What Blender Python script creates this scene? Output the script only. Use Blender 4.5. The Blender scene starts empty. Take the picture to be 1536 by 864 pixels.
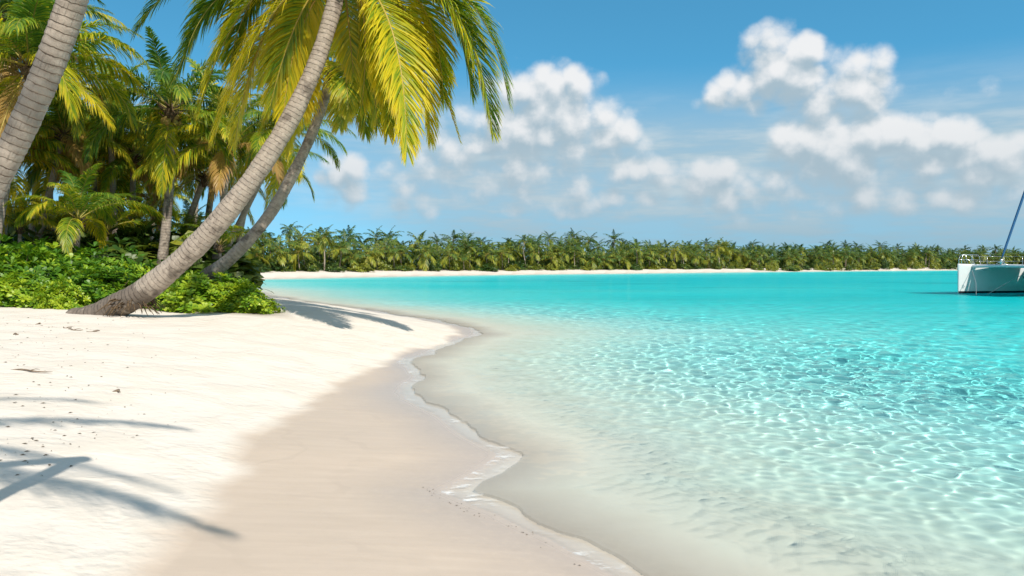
import bpy, math, random
import numpy as np
rnd = random.Random(7)
sc = bpy.context.scene
COL = sc.collection
R = math.radians
F, CX, HY, H = 1205.0, 768.0, 397.0, 2.0       # focal length in photo pixels, optical axis, horizon row, eye height
SUN_EL = R(43)
SUN_AZ = math.atan2(0.50, -0.87)              # compass direction towards the sun, measured from +Y to +X
TO_SUN = (math.sin(SUN_AZ)*math.cos(SUN_EL), math.cos(SUN_AZ)*math.cos(SUN_EL), math.sin(SUN_EL))

def at(px, py, d):
    """point at distance d that the photograph shows at (px, py)"""
    return ((px-CX)/F*d, d, H-(py-HY)/F*d)

# ---------------------------------------------------------------- noise
def vnoise(x, y, seed=0):
    xi = np.floor(x).astype(np.int64); yi = np.floor(y).astype(np.int64)
    fx = x-xi; fy = y-yi
    fx = fx*fx*(3-2*fx); fy = fy*fy*(3-2*fy)
    def h(a, b):
        n = (a*374761393 + b*668265263 + seed*1442695041) & 0xFFFFFFFF
        n = ((n ^ (n >> 13))*1274126177) & 0xFFFFFFFF
        return ((n ^ (n >> 16)) & 0xFFFF)/65535.0
    return (h(xi, yi)*(1-fx)+h(xi+1, yi)*fx)*(1-fy)+(h(xi, yi+1)*(1-fx)+h(xi+1, yi+1)*fx)*fy
def fbm(x, y, octaves=4, seed=0):
    s = 0; a = 0.5
    for k in range(octaves):
        s = s+a*(vnoise(x, y, seed+k)-0.5)*2; x = x*2.03+11.3; y = y*2.03+7.7; a *= 0.5
    return s

# ---------------------------------------------------------------- node helper
class NT:
    def __init__(self, tree): self.t = tree; tree.nodes.clear()
    def n(self, typ, ins=None, **props):
        nd = self.t.nodes.new(typ)
        for k, v in props.items(): setattr(nd, k, v)
        for k, v in (ins or {}).items(): self.set(nd.inputs[k], v)
        return nd
    def set(self, sock, v):
        if isinstance(v, bpy.types.Node): v = v.outputs[0]
        if isinstance(v, bpy.types.NodeSocket): self.t.links.new(v, sock)
        else:
            if hasattr(sock.default_value, '__len__') and not hasattr(v, '__len__'): v = (v,)*len(sock.default_value)
            if hasattr(sock.default_value, '__len__') and len(sock.default_value) == 4 and len(v) == 3: v = (*v, 1)
            sock.default_value = v
    def m(self, op, *a, clamp=False):
        nd = self.t.nodes.new('ShaderNodeMath'); nd.operation = op; nd.use_clamp = clamp
        for i, v in enumerate(a): self.set(nd.inputs[i], v)
        return nd.outputs[0]
    def v(self, op, *a, out=0):
        nd = self.t.nodes.new('ShaderNodeVectorMath'); nd.operation = op
        for i, v in enumerate(a): self.set(nd.inputs[i], v)
        return nd.outputs[out]
    def mix(self, f, a, b, blend='MIX'):
        nd = self.t.nodes.new('ShaderNodeMix'); nd.data_type = 'RGBA'; nd.blend_type = blend
        self.set(nd.inputs[0], f); self.set(nd.inputs[6], a); self.set(nd.inputs[7], b)
        return nd.outputs[2]
    def ramp(self, f, stops, interp='LINEAR'):
        nd = self.t.nodes.new('ShaderNodeValToRGB'); cr = nd.color_ramp; cr.interpolation = interp
        while len(cr.elements) < len(stops): cr.elements.new(0.5)
        for e, (p, c) in zip(cr.elements, stops):
            e.position = p; e.color = (*c, 1) if hasattr(c, '__len__') else (c, c, c, 1)
        self.set(nd.inputs[0], f); return nd.outputs[0]
    def rng(self, v, a, b, c=0.0, d=1.0, smooth=True):
        nd = self.t.nodes.new('ShaderNodeMapRange'); nd.interpolation_type = 'SMOOTHSTEP' if smooth else 'LINEAR'
        for i, x in enumerate((v, a, b, c, d)): self.set(nd.inputs[i], x)
        return nd.outputs[0]
    def noise(self, vec, scale, detail=3, rough=0.5, dist=0.0, out=0, dim='3D'):
        nd = self.t.nodes.new('ShaderNodeTexNoise'); nd.noise_dimensions = dim
        if vec is not None: self.set(nd.inputs['Vector'], vec)
        self.set(nd.inputs['Scale'], scale); self.set(nd.inputs['Detail'], detail)
        self.set(nd.inputs['Roughness'], rough); self.set(nd.inputs['Distortion'], dist)
        return nd.outputs[out]
    def attr(self, name, out='Fac'):
        nd = self.t.nodes.new('ShaderNodeAttribute'); nd.attribute_name = name; return nd.outputs[out]
    def bump(self, h, strength=0.5, dist=0.02, normal=None):
        nd = self.t.nodes.new('ShaderNodeBump'); self.set(nd.inputs['Height'], h)
        nd.inputs['Strength'].default_value = strength; nd.inputs['Distance'].default_value = dist
        if normal is not None: self.set(nd.inputs['Normal'], normal)
        return nd.outputs[0]
    def pos(self): return self.n('ShaderNodeNewGeometry').outputs['Position']
def material(name):
    m = bpy.data.materials.new(name); m.use_nodes = True
    return m, NT(m.node_tree)
def surf(nt, shader, vol=None):
    o = nt.n('ShaderNodeOutputMaterial'); nt.set(o.inputs['Surface'], shader)
    if vol is not None: nt.set(o.inputs['Volume'], vol)
    return o

# ---------------------------------------------------------------- mesh helpers
def npmesh(name, co, quads=None, tris=None, attrs=None, smooth=True, mats=(), faces_mat=None):
    me = bpy.data.meshes.new(name)
    co = np.asarray(co, np.float32)
    q = np.zeros((0, 4), np.int32) if quads is None else np.asarray(quads, np.int32).reshape(-1, 4)
    t = np.zeros((0, 3), np.int32) if tris is None else np.asarray(tris, np.int32).reshape(-1, 3)
    me.vertices.add(len(co)); me.vertices.foreach_set('co', co.ravel())
    nl = q.size+t.size; nf = len(q)+len(t)
    me.loops.add(nl); me.loops.foreach_set('vertex_index', np.concatenate([q.ravel(), t.ravel()]).astype(np.int32))
    st = np.concatenate([np.arange(len(q))*4, q.size+np.arange(len(t))*3]).astype(np.int32)
    me.polygons.add(nf); me.polygons.foreach_set('loop_start', st)
    for m in mats: me.materials.append(m)
    me.update(calc_edges=True)
    if faces_mat is not None: me.polygons.foreach_set('material_index', np.asarray(faces_mat, np.int32))
    me.polygons.foreach_set('use_smooth', np.full(nf, smooth))
    for k, a in (attrs or {}).items():
        at_ = me.attributes.new(k, 'FLOAT', 'POINT'); at_.data.foreach_set('value', np.asarray(a, np.float32))
    me.validate(); return me
def link(name, data, parent=None, loc=None, mat=None):
    o = bpy.data.objects.new(name, data); COL.objects.link(o)
    if parent is not None: o.parent = parent
    if loc is not None: o.location = loc
    if mat is not None: data.materials.append(mat)
    return o
def tag(o, label, cat, group=None, kind=None):
    if label: o['label'] = label
    if cat: o['category'] = cat
    if group: o['group'] = group
    if kind: o['kind'] = kind
    return o
def empty(name, loc=(0, 0, 0)):
    o = link(name, None, loc=loc); o.empty_display_size = 0.2; return o

# ---------------------------------------------------------------- shoreline
NEAR = [(40,-800),(12,-60),(5,-10),(3.6,0),(2.0,3),(0.65,5.1),(0.25,5.9),(-0.15,6.5),(-0.62,7.1),(-0.36,7.7),(-0.22,8.5),(-0.7,9.6),
        (-1.25,11.3),(-1.75,12.6),(-1.9,14.5),(-2.15,16),(-2.05,18.5),(-1.6,21),(-1.0,23.2),(-1.5,25.5),(-2.8,29),(-6,35),(-12,44),(-20,60),(-31,80),(-40,94)]
FAR = [(-42,102),(-36,110),(-23,134),(-6,155),(19.5,178),(58,212),(82,232),(156,286),(200,312),(420,440),(900,700),(2600,1500)]
WATER = np.array(NEAR+FAR+[(2600,-800)], float)
DRY = np.array([(-2.2,-800),(-2.2,-40),(-2.1,2),(-2.15,4.9),(-2.2,5.5),(-2.3,6.2),(-2.6,7.3),(-2.7,8.4),(-2.9,10),(-2.85,11.6),(-2.75,14.4),(-2.5,17),(-1.9,20),(-1.25,22.5),
        (-1.9,25.6),(-3.2,28.6),(-6.4,34.6),(-12.4,44.3),(-20.6,60.4),(-31.8,80.6),(-42,94),(-44,103),(-38,112),(-25,137),(-8,158.5),(18,182),(57,216),(81,236),(155,289),(420,445),(2600,1510),(2600,3000),(-3000,3000),(-3000,-800)], float)
def sdist(poly, x, y):
    """signed distance to a closed polygon, positive inside"""
    out = np.empty(x.shape); n = len(poly)
    best = np.full(x.shape, 1e18); inside = np.zeros(x.shape, bool)
    for i in range(n):
        ax, ay = poly[i]; bx, by = poly[(i+1) % n]
        dx, dy = bx-ax, by-ay
        t = np.clip(((x-ax)*dx+(y-ay)*dy)/(dx*dx+dy*dy), 0, 1)
        d = (x-ax-t*dx)**2+(y-ay-t*dy)**2
        best = np.minimum(best, d)
        c = ((ay > y) != (by > y)) & (x < (bx-ax)*(y-ay)/(by-ay+1e-12)+ax)
        inside ^= c
    d = np.sqrt(best); return np.where(inside, d, -d)
def shore(x, y):
    r = np.hypot(x, y)
    return sdist(WATER, x, y)+np.clip(r/12, .5, 3)*(0.22*fbm(x*.45, y*.6, 3, 61)+0.05*fbm(x*2.2, y*3.1, 3, 62))
def terrain(x, y):
    sw = shore(x, y); sd = sdist(DRY, x, y)
    r = np.hypot(x, y)
    near = np.clip(1-(r-40)/40, 0, 1)
    s = np.maximum(sw, 0); l = np.maximum(-sw, 0); ld = np.maximum(sd, 0)
    depth = 0.014*np.clip(s/.05, 0, 1)+0.040*s+0.045*s*s/(s+2.0)+0.0030*s*s
    depth = 2.6*(1-np.exp(-depth/2.6))*(1+np.clip((r-14)/25, 0, 1)*0.42*fbm(x/26, y/15, 4, 15))
    depth = depth*(1+0.10*near*fbm(x*.35, y*.35, 3, 5))
    land = np.minimum(0.045*l, 0.2)+0.16*ld
    land = 1.05*(1-np.exp(-land/1.05*(1+0.25*land)))
    z = np.where(sw > 0, -depth, land)
    w = np.clip(ld/1.5, 0, 1)*near
    z = z + w*(0.045*fbm(x*.45, y*.45, 3, 21)+0.022*fbm(x*1.7, y*1.7, 3, 22))
    z = z + (1-w)*near*np.clip(l/0.6+0.15, 0, 1)*0.010*fbm(x*.9, y*.9, 3, 23)*(sw <= 0)
    z = z + near*np.clip(s/1.5, 0, 1)*0.02*fbm(x*.8, y*.8, 3, 25)
    z = z + np.clip((ld-30)/60, 0, 1)*0.6
    return z, sw, sd
def ground_z(x, y):
    z, _, _ = terrain(np.array([float(x)]), np.array([float(y)])); return float(z[0])

def polar(r0, r1, q1, rmid, q2, fine, half, coarse):
    rs = [r0]
    while rs[-1] < rmid: rs.append(rs[-1]*q1)
    while rs[-1] < r1: rs.append(rs[-1]*q2)
    a = np.concatenate([np.arange(-half, half, fine), np.arange(half, 360-half, coarse)])
    rr, aa = np.meshgrid(np.array(rs), np.radians(a), indexing='ij')
    nr, na = rr.shape
    x = rr*np.sin(aa); y = rr*np.cos(aa)
    i = np.arange(nr-1)[:, None]*na; j = np.arange(na)[None, :]; k = (j+1) % na
    quads = np.stack([i+j, i+k, i+na+k, i+na+j], -1).reshape(-1, 4)
    return x.ravel(), y.ravel(), quads, nr, na

# ---------------------------------------------------------------- sand
def make_sand():
    m, t = material('coral_sand')
    P = t.pos()
    wet = t.attr('wet'); soil = t.attr('soil')
    flat = t.v('MULTIPLY', P, (1, 1, 0))
    n1 = t.noise(flat, 1.1, 4, 0.6); n2 = t.noise(flat, 14, 4, 0.65); n3 = t.noise(flat, 220, 2, 0.6)
    streak = t.noise(t.v('MULTIPLY', P, (1.2, 9, 0)), 1.0, 4, 0.6)
    dry = t.mix(t.rng(n1, .3, .7), (.635, .562, .482), (.59, .515, .432))
    dry = t.mix(t.m('MULTIPLY', t.rng(n2, .55, .75), .22), dry, (.60, .52, .44))
    wetc = t.mix(t.rng(streak, .35, .7), (.47, .372, .287), (.505, .402, .312))
    wetc = t.mix(t.m('MULTIPLY', t.rng(n1, .4, .65), .5), wetc, (.485, .385, .30))
    wetc = t.mix(t.m('MULTIPLY', t.attr('swash'), t.rng(n2, .25, .6, .35, .8)), wetc, (.40, .315, .25))
    sh = t.m('ADD', t.m('MULTIPLY', t.attr('inland'), 7.0), t.m('MULTIPLY', t.noise(flat, .8, 3, .55), 13.0))
    mark = t.m('MULTIPLY', t.rng(t.m('SINE', sh), .86, .98), t.rng(n1, .35, .6))
    wetc = t.mix(t.m('MULTIPLY', mark, .16), wetc, (.34, .27, .21))
    wetc = t.mix(t.m('MULTIPLY', t.rng(n2, .45, .8), .18), wetc, (.42, .335, .265))
    c = t.mix(wet, dry, wetc)
    sea = t.attr('sea')
    bed = t.mix(t.rng(n1, .35, .7), (.90, .845, .755), (.85, .79, .70))
    patch = t.rng(t.noise(t.v('MULTIPLY', P, (.05, .16, 0)), 1.0, 4, .6), .52, .70)
    wb = t.mix(t.rng(n1, .35, .7), (.76, .635, .515), (.71, .585, .465))
    wb = t.mix(t.rng(t.attr('fathom'), .004, .026), wb, t.mix(t.rng(n1, .35, .7), (.93, .80, .645), (.89, .755, .60)))
    bed = t.mix(t.rng(t.attr('fathom'), .03, .60), wb, bed)
    bed = t.mix(t.m('MULTIPLY', patch, t.m('MULTIPLY', t.attr('deep'), .40)), bed, (.24, .30, .26))
    c = t.mix(sea, c, bed)
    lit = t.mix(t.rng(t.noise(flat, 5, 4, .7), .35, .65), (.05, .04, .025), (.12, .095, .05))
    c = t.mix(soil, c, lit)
    grain = t.mix(.18, c, t.mix(n3, (.3, .3, .3), (.9, .9, .9)), 'OVERLAY')
    h = t.m('ADD', t.m('MULTIPLY', n2, .6), t.m('ADD', t.m('MULTIPLY', t.noise(flat, 4.5, 4, .6), 1.4), t.m('MULTIPLY', n3, .12)))
    vo = t.n('ShaderNodeTexVoronoi', {'Vector': t.v('ADD', flat, t.v('MULTIPLY', t.noise(flat, 2.5, 3, out=1), (.5, .5, 0))), 'Scale': 1.7, 'Randomness': 1.0})
    h = t.m('ADD', h, t.m('MULTIPLY', t.rng(vo.outputs[0], .05, .30), t.m('MULTIPLY', t.rng(n1, .42, .6), 1.3)))
    drymask = t.m('SUBTRACT', 1.0, t.m('MAXIMUM', wet, sea), clamp=True)
    hb = t.m('MULTIPLY', h, t.m('ADD', t.m('MULTIPLY', drymask, .9), .07))
    b = t.bump(hb, 0.36, 0.045)
    p = t.n('ShaderNodeBsdfPrincipled', {'Base Color': grain, 'Normal': b})
    t.set(p.inputs['Roughness'], t.m('SUBTRACT', t.m('SUBTRACT', .92, t.m('MULTIPLY', wet, .40)), t.m('MULTIPLY', t.attr('swash'), .27)))
    t.set(p.inputs['Specular IOR Level'], t.m('ADD', .12, t.m('MULTIPLY', wet, .22)))
    surf(t, p)
    x, y, q, nr, na = polar(1.2, 5000, 1.010, 60, 1.03, 0.16, 50, 3.0)
    z, sw, sd = terrain(x, y)
    edge = sd+0.55*fbm(x*.30, y*.55, 3, 41)*np.clip(np.hypot(x, y)/22, .45, 1)+0.26*fbm(x*1.1, y*1.6, 4, 42)
    wet = np.clip(0.5-edge/0.42, 0, 1); wet = wet*wet*(3-2*wet)
    wet = wet*np.clip(1-(np.hypot(x, y)-60)/60, 0.5, 1)
    sea_ = np.clip(sw/1.2+.1, 0, 1)
    deep = np.clip((sw-12)/20, 0, 1)
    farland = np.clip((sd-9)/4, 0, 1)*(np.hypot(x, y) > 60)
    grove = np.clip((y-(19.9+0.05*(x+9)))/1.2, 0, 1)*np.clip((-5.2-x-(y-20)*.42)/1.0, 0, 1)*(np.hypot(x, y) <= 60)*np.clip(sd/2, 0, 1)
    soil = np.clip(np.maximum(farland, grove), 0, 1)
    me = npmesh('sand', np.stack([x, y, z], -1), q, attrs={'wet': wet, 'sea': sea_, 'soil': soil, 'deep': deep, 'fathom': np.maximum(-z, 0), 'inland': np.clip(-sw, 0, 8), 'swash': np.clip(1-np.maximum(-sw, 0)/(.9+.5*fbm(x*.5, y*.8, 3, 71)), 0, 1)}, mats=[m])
    o = link('sand', me); tag(o, 'white coral sand beach running under the palms and into the bay', 'beach', kind='structure')
    o.cycles.is_caustics_receiver = True
    return o

# ---------------------------------------------------------------- water
def waves(x, y, dep):
    g = np.random.default_rng(3)
    h = np.zeros_like(x); r = np.hypot(x, y)
    for k in range(100):
        lam = 0.15*(1.4/0.15)**(g.random()**1.35)
        th = g.normal(math.pi*1.02, 1.1)
        kx, ky = math.cos(th)*2*math.pi/lam, math.sin(th)*2*math.pi/lam
        a = 0.0052*lam*(0.6+0.8*g.random())
        fade = np.clip(1.7-r*np.where(r < 42, 0.013, np.clip(.013+(r-42)*.004, .013, .06))/lam, 0, 1)            # short waves drop out where the mesh is too coarse for them
        if lam < .7: fade = fade*np.clip(.55/np.maximum(dep, .01), 0, 1)**.8     # deep water carries the longer ripples
        fade = fade*np.clip(.85/np.maximum(dep, .01), 0, 1)**.9
        h += a*fade*np.sin(kx*x+ky*y+g.random()*6.283)
    h *= 0.80+0.7*fbm(x*.12, y*.12, 2, 77)
    return h
def make_water():
    mats = []
    for shallow in (False, True):
        m, t = material('sea_water_film' if shallow else 'sea_water')
        P = t.pos()
        far = t.v('LENGTH', t.v('MULTIPLY', P, (1, 1, 0)), out=1)
        farf = t.rng(far, 14, 60)
        b1 = t.noise(t.v('MULTIPLY', P, (1.0, 1.6, 1)), 1.6, 3, .55)
        b2 = t.noise(t.v('MULTIPLY', P, (.22, .5, 1)), 1.0, 4, .6)
        hgt = t.m('ADD', t.m('MULTIPLY', b1, .10), t.m('MULTIPLY', b2, .25))
        bmp = t.bump(t.m('MULTIPLY', hgt, farf), 1.0, 1.0)
        dep = t.attr('depth')
        tint = t.n('ShaderNodeCombineColor', {0: t.m('EXPONENT', t.m('MULTIPLY', dep, -KR)), 1: t.m('EXPONENT', t.m('MULTIPLY', dep, -KG)), 2: t.m('EXPONENT', t.m('MULTIPLY', dep, -KB))})
        glos = t.n('ShaderNodeBsdfGlossy', {'Color': (1, 1, 1), 'Roughness': 0.04, 'Normal': bmp})
        fr = t.n('ShaderNodeFresnel', {'IOR': 1.333, 'Normal': bmp})
        f = t.m('MINIMUM', t.m('MULTIPLY', fr.outputs[0], .26 if shallow else .42), .09 if shallow else .15)
        body = t.n('ShaderNodeBsdfTransparent', {'Color': tint}) if shallow else t.n('ShaderNodeBsdfRefraction', {'Color': tint, 'Roughness': 0.0, 'IOR': 1.333})
        mix = t.n('ShaderNodeMixShader', {0: f, 1: body.outputs[0], 2: glos.outputs[0]})
        if shallow:                                                  # lacy froth where the sheet runs out on the sand
            fn = t.noise(t.v('MULTIPLY', P, (5, 9, 0)), 1.0, 5, .65)
            line = t.noise(t.v('MULTIPLY', P, (.5, .9, 0)), 1.0, 3, .6)
            foam = t.m('MULTIPLY', t.m('MULTIPLY', t.rng(dep, .034, .006), t.rng(fn, .50, .66)), t.rng(line, .38, .60))
            froth = t.n('ShaderNodeBsdfDiffuse', {'Color': (.86, .85, .82)})
            mix = t.n('ShaderNodeMixShader', {0: t.m('MULTIPLY', foam, .7), 1: mix.outputs[0], 2: froth.outputs[0]})
        surf(t, mix); mats.append(m)
    x, y, q, nr, na = polar(2.6, 5000, 1.0030, 45, 1.012, 0.11, 40, 4.0)
    sw = shore(x, y)
    bed = terrain(x, y)[0]
    z = waves(x, y, -bed)*0.74*np.clip(np.clip(-bed/0.34, 0, 1)**1.3, 0.008, 1)
    q = q[(sw > -.6)[q].any(1)]
    dep = np.maximum(z-bed, 0); co = np.stack([x, y, z], -1)
    edge = -bed+.006*fbm(x*1.2, y*1.6, 3, 91) < FILM
    thin = edge[q].all(1)
    for nm, sel, m, cast, lab in (('water', ~thin, mats[0], True, 'clear turquoise lagoon water over pale sand'), ('shallow_water', thin, mats[1], False, 'thin clear sheet of water running out on the wet sand')):
        qq = q[sel]; used = np.unique(qq); re = np.full(len(x), -1); re[used] = np.arange(len(used))
        o = link(nm, npmesh(nm, co[used], re[qq], mats=[m], attrs={'depth': dep[used]})); tag(o, lab, 'water', kind='structure')
        o.cycles.is_caustics_caster = cast
FILM = 0.026
KR, KG, KB = 0.92, 0.062, 0.036          # absorption of clear sea water per metre of depth, there and back

# ---------------------------------------------------------------- sky
BLOBS = [  # centre, half width, half height of each cloud mass as photographed, thickness
 (832,148,62,52,1),(772,158,44,40,.9),(880,178,60,38,.8),(800,205,130,52,.9),(735,215,70,36,.55),(905,195,40,34,.6),(760,262,190,40,.55),(975,262,60,26,.7),(870,300,150,22,.4),(650,290,110,28,.4),(530,272,46,36,.7),
 (1148,78,44,34,1),(1212,88,34,28,1),(1180,125,90,34,.95),(1245,135,90,42,.95),(1305,132,40,48,.8),(1105,148,44,22,.7),
 (1208,218,56,44,1),(1285,222,70,50,1),(1345,205,48,40,1),(1405,205,44,32,.95),(1310,262,140,44,.8),(1066,266,40,30,.85),(1110,300,100,26,.4),(1478,250,66,34,.9),(1512,232,34,26,1),(1420,290,150,30,.5),(1465,128,34,26,.2),(1440,110,12,12,.1)]
def cloud_group():
    g = bpy.data.node_groups.new('cloud_density', 'ShaderNodeTree')
    g.interface.new_socket('Vector', in_out='INPUT', socket_type='NodeSocketVector')
    g.interface.new_socket('Density', in_out='OUTPUT', socket_type='NodeSocketFloat')
    t = NT(g)
    gi = t.n('NodeGroupInput').outputs[0]
    w1 = t.v('MULTIPLY', t.v('SUBTRACT', t.noise(gi, 9, 3, .55, out=1), (.5, .5, .5)), (.075, .055, 0))
    p = t.v('ADD', gi, w1)
    best = None
    for (cx, cy, rx, ry, w) in BLOBS:
        az = math.atan((cx-CX)/F); el = math.atan((HY-cy)/F*math.cos(az))
        d = t.v('MULTIPLY', t.v('SUBTRACT', p, (az, el, 0)), (F/rx/math.cos(az)*.78, F/ry*.84, 0))
        q = t.m('SUBTRACT', w, t.m('MULTIPLY', t.v('DOT_PRODUCT', d, d, out=1), w*.8+.15))
        best = q if best is None else t.m('SMOOTH_MAX', best, q, .18)
    n1 = t.noise(t.v('MULTIPLY', gi, (1, 1.25, 1)), 22, 5, .52)
    n0 = t.noise(gi, 62, 3, .6)
    D = t.m('ADD', best, t.m('MULTIPLY', t.m('SUBTRACT', n1, .40), 1.05))
    D = t.m('ADD', D, t.m('MULTIPLY', t.m('SUBTRACT', n0, .5), .45))
    vo = t.n('ShaderNodeTexVoronoi', {'Vector': t.v('ADD', gi, t.v('MULTIPLY', t.noise(gi, 30, 2, out=1), (.012, .012, 0))), 'Scale': 34.0})
    D = t.m('ADD', D, t.m('MULTIPLY', t.m('SUBTRACT', .42, vo.outputs[0]), .90))
    t.set(t.n('NodeGroupOutput').inputs[0], D)
    return g
def make_sky():
    w = bpy.data.worlds.new('World'); sc.world = w; w.use_nodes = True
    t = NT(w.node_tree)
    tc = t.n('ShaderNodeTexCoord').outputs['Generated']
    sp = t.n('ShaderNodeSeparateXYZ', {0: tc})
    x, y, z = sp.outputs
    az = t.m('ARCTAN2', x, y); el = t.m('ARCSINE', z)
    zl = t.m('ADD', t.m('MULTIPLY', t.m('MAXIMUM', z, 0.0), 1.9), .17)
    lift = t.v('NORMALIZE', t.n('ShaderNodeCombineXYZ', {0: x, 1: y, 2: zl}))
    sky = t.n('ShaderNodeTexSky', {'Vector': lift}, sky_type='NISHITA', sun_disc=False, sun_elevation=SUN_EL, sun_rotation=SUN_AZ, air_density=1.0, dust_density=0.2, ozone_density=2.5)
    clear = t.mix(1.0, sky.outputs[0], (.74, 1.80, 1.72), 'MULTIPLY')
    p = t.n('ShaderNodeCombineXYZ', {0: az, 1: el, 2: 0.0})
    veil = t.noise(t.v('MULTIPLY', p, (3, 16, 1)), 2.2, 4, .6)
    east = t.rng(az, -.26, -.05, .55, 1.0)
    band = t.m('MULTIPLY', t.m('MULTIPLY', t.rng(el, .245, .13), east), t.m('ADD', .80, t.m('MULTIPLY', t.rng(veil, .35, .65), .20)))
    haze = t.mix(t.rng(el, .0, .10), (2.2, 3.6, 4.5), t.mix(t.rng(veil, .42, .66), (3.0, 4.15, 4.85), (3.9, 4.8, 5.3)))
    clear = t.mix(band, clear, haze)
    g = cloud_group()
    a = t.n('ShaderNodeGroup'); a.node_tree = g; t.set(a.inputs[0], p)
    b = t.n('ShaderNodeGroup'); b.node_tree = g; t.set(b.inputs[0], t.v('ADD', p, (.006, .019, 0)))
    D = a.outputs[0]
    cover = t.m('MULTIPLY', t.rng(D, -.10, .82), t.rng(el, .0, .075, .5, .97))
    lit = t.rng(t.m('SUBTRACT', D, b.outputs[0]), -.42, .62)
    lit = t.m('MULTIPLY', lit, t.rng(el, .03, .19, .42, 1.0))
    col = t.mix(lit, (3.0, 3.9, 4.5), (6.7, 6.75, 6.8))
    full = t.mix(cover, clear, col)
    over = t.m('MULTIPLY', t.rng(t.noise(tc, 2.6, 5, .6), .40, .62), t.m('MAXIMUM', t.rng(el, .48, .75), t.m('MULTIPLY', t.rng(y, .0, -.35), t.rng(el, .02, .2))))
    full = t.mix(t.m('MULTIPLY', over, .9), full, (6.0, 5.9, 5.75))       # unseen cloud added overhead and behind the viewer to whiten the fill light
    bg = t.n('ShaderNodeBackground', {'Color': full, 'Strength': 0.10})
    t.set(t.n('ShaderNodeOutputWorld').inputs[0], bg)
def make_sun():
    l = bpy.data.lights.new('sun', 'SUN'); l.energy = 4.6; l.angle = R(0.6); l.color = (1, .945, .86)
    o = link('sun', l)
    from mathutils import Vector
    o.rotation_euler = Vector(TO_SUN).to_track_quat('Z', 'Y').to_euler()
    l.cycles.is_caustics_light = True
def make_camera():
    c = bpy.data.cameras.new('camera'); o = link('camera', c, loc=(0, 0, H))
    c.sensor_width = 36; c.lens = 36*F/1536; c.shift_y = -(432-HY)/1536
    o.rotation_euler = (R(90), 0, 0); c.clip_end = 20000; c.clip_start = 0.1
    sc.camera = o
def settings():
    sc.view_settings.view_transform = 'Standard'; sc.view_settings.look = 'None'
    sc.view_settings.exposure = 0.41; sc.view_settings.gamma = 1
    sc.cycles.use_denoising = True
    sc.cycles.max_bounces = 10; sc.cycles.transparent_max_bounces = 16
    sc.cycles.transmission_bounces = 6; sc.cycles.glossy_bounces = 3; sc.cycles.diffuse_bounces = 4
    sc.cycles.sample_clamp_indirect = 6; sc.cycles.sample_clamp_direct = 0
# ---------------------------------------------------------------- plant materials
def make_leaf_material(name, green, olive, yellow, dead, trans=.38, TONE=.30):
    """object colour: red = how far it has yellowed, green = how far it has dried"""
    m, t = material(name)
    oi = t.n('ShaderNodeObjectInfo')
    sep = t.n('ShaderNodeSeparateColor', {0: oi.outputs['Color']})
    P = t.pos()
    n = t.noise(P, 1.7, 3, .6)
    tt, lt, stem = t.attr('along'), t.attr('blade'), t.attr('stem')
    age = t.m('ADD', sep.outputs[0], t.m('MULTIPLY', t.m('SUBTRACT', n, .5), .55))
    age = t.m('ADD', age, t.m('MULTIPLY', t.m('MULTIPLY', lt, lt), t.m('MULTIPLY', sep.outputs[0], .85)))
    age = t.m('ADD', age, t.m('MULTIPLY', t.attr('tone'), TONE))
    c = t.ramp(age, [(0.0, green), (.40, olive), (.85, yellow), (1.0, [v*1.05 for v in yellow])])
    dry = t.m('ADD', sep.outputs[1], t.m('MULTIPLY', t.rng(lt, .72, 1.0), t.m('MULTIPLY', t.rng(n, .4, .65), t.m('ADD', .1, sep.outputs[0]))), clamp=True)
    c = t.mix(dry, c, dead)
    c = t.mix(stem, c, t.mix(sep.outputs[0], (.20, .19, .035), (.42, .26, .035)))
    p = t.n('ShaderNodeBsdfPrincipled', {'Base Color': c, 'Roughness': .42, 'Specular IOR Level': .38})
    tc = t.mix(.55, c, t.mix(1.0, c, (1.9, 1.75, .5), 'MULTIPLY'))
    tr = t.n('ShaderNodeBsdfTranslucent', {'Color': tc})
    f = t.m('MULTIPLY', t.m('SUBTRACT', 1.0, stem), trans)
    surf(t, t.n('ShaderNodeMixShader', {0: f, 1: p.outputs[0], 2: tr.outputs[0]}))
    return m
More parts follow.
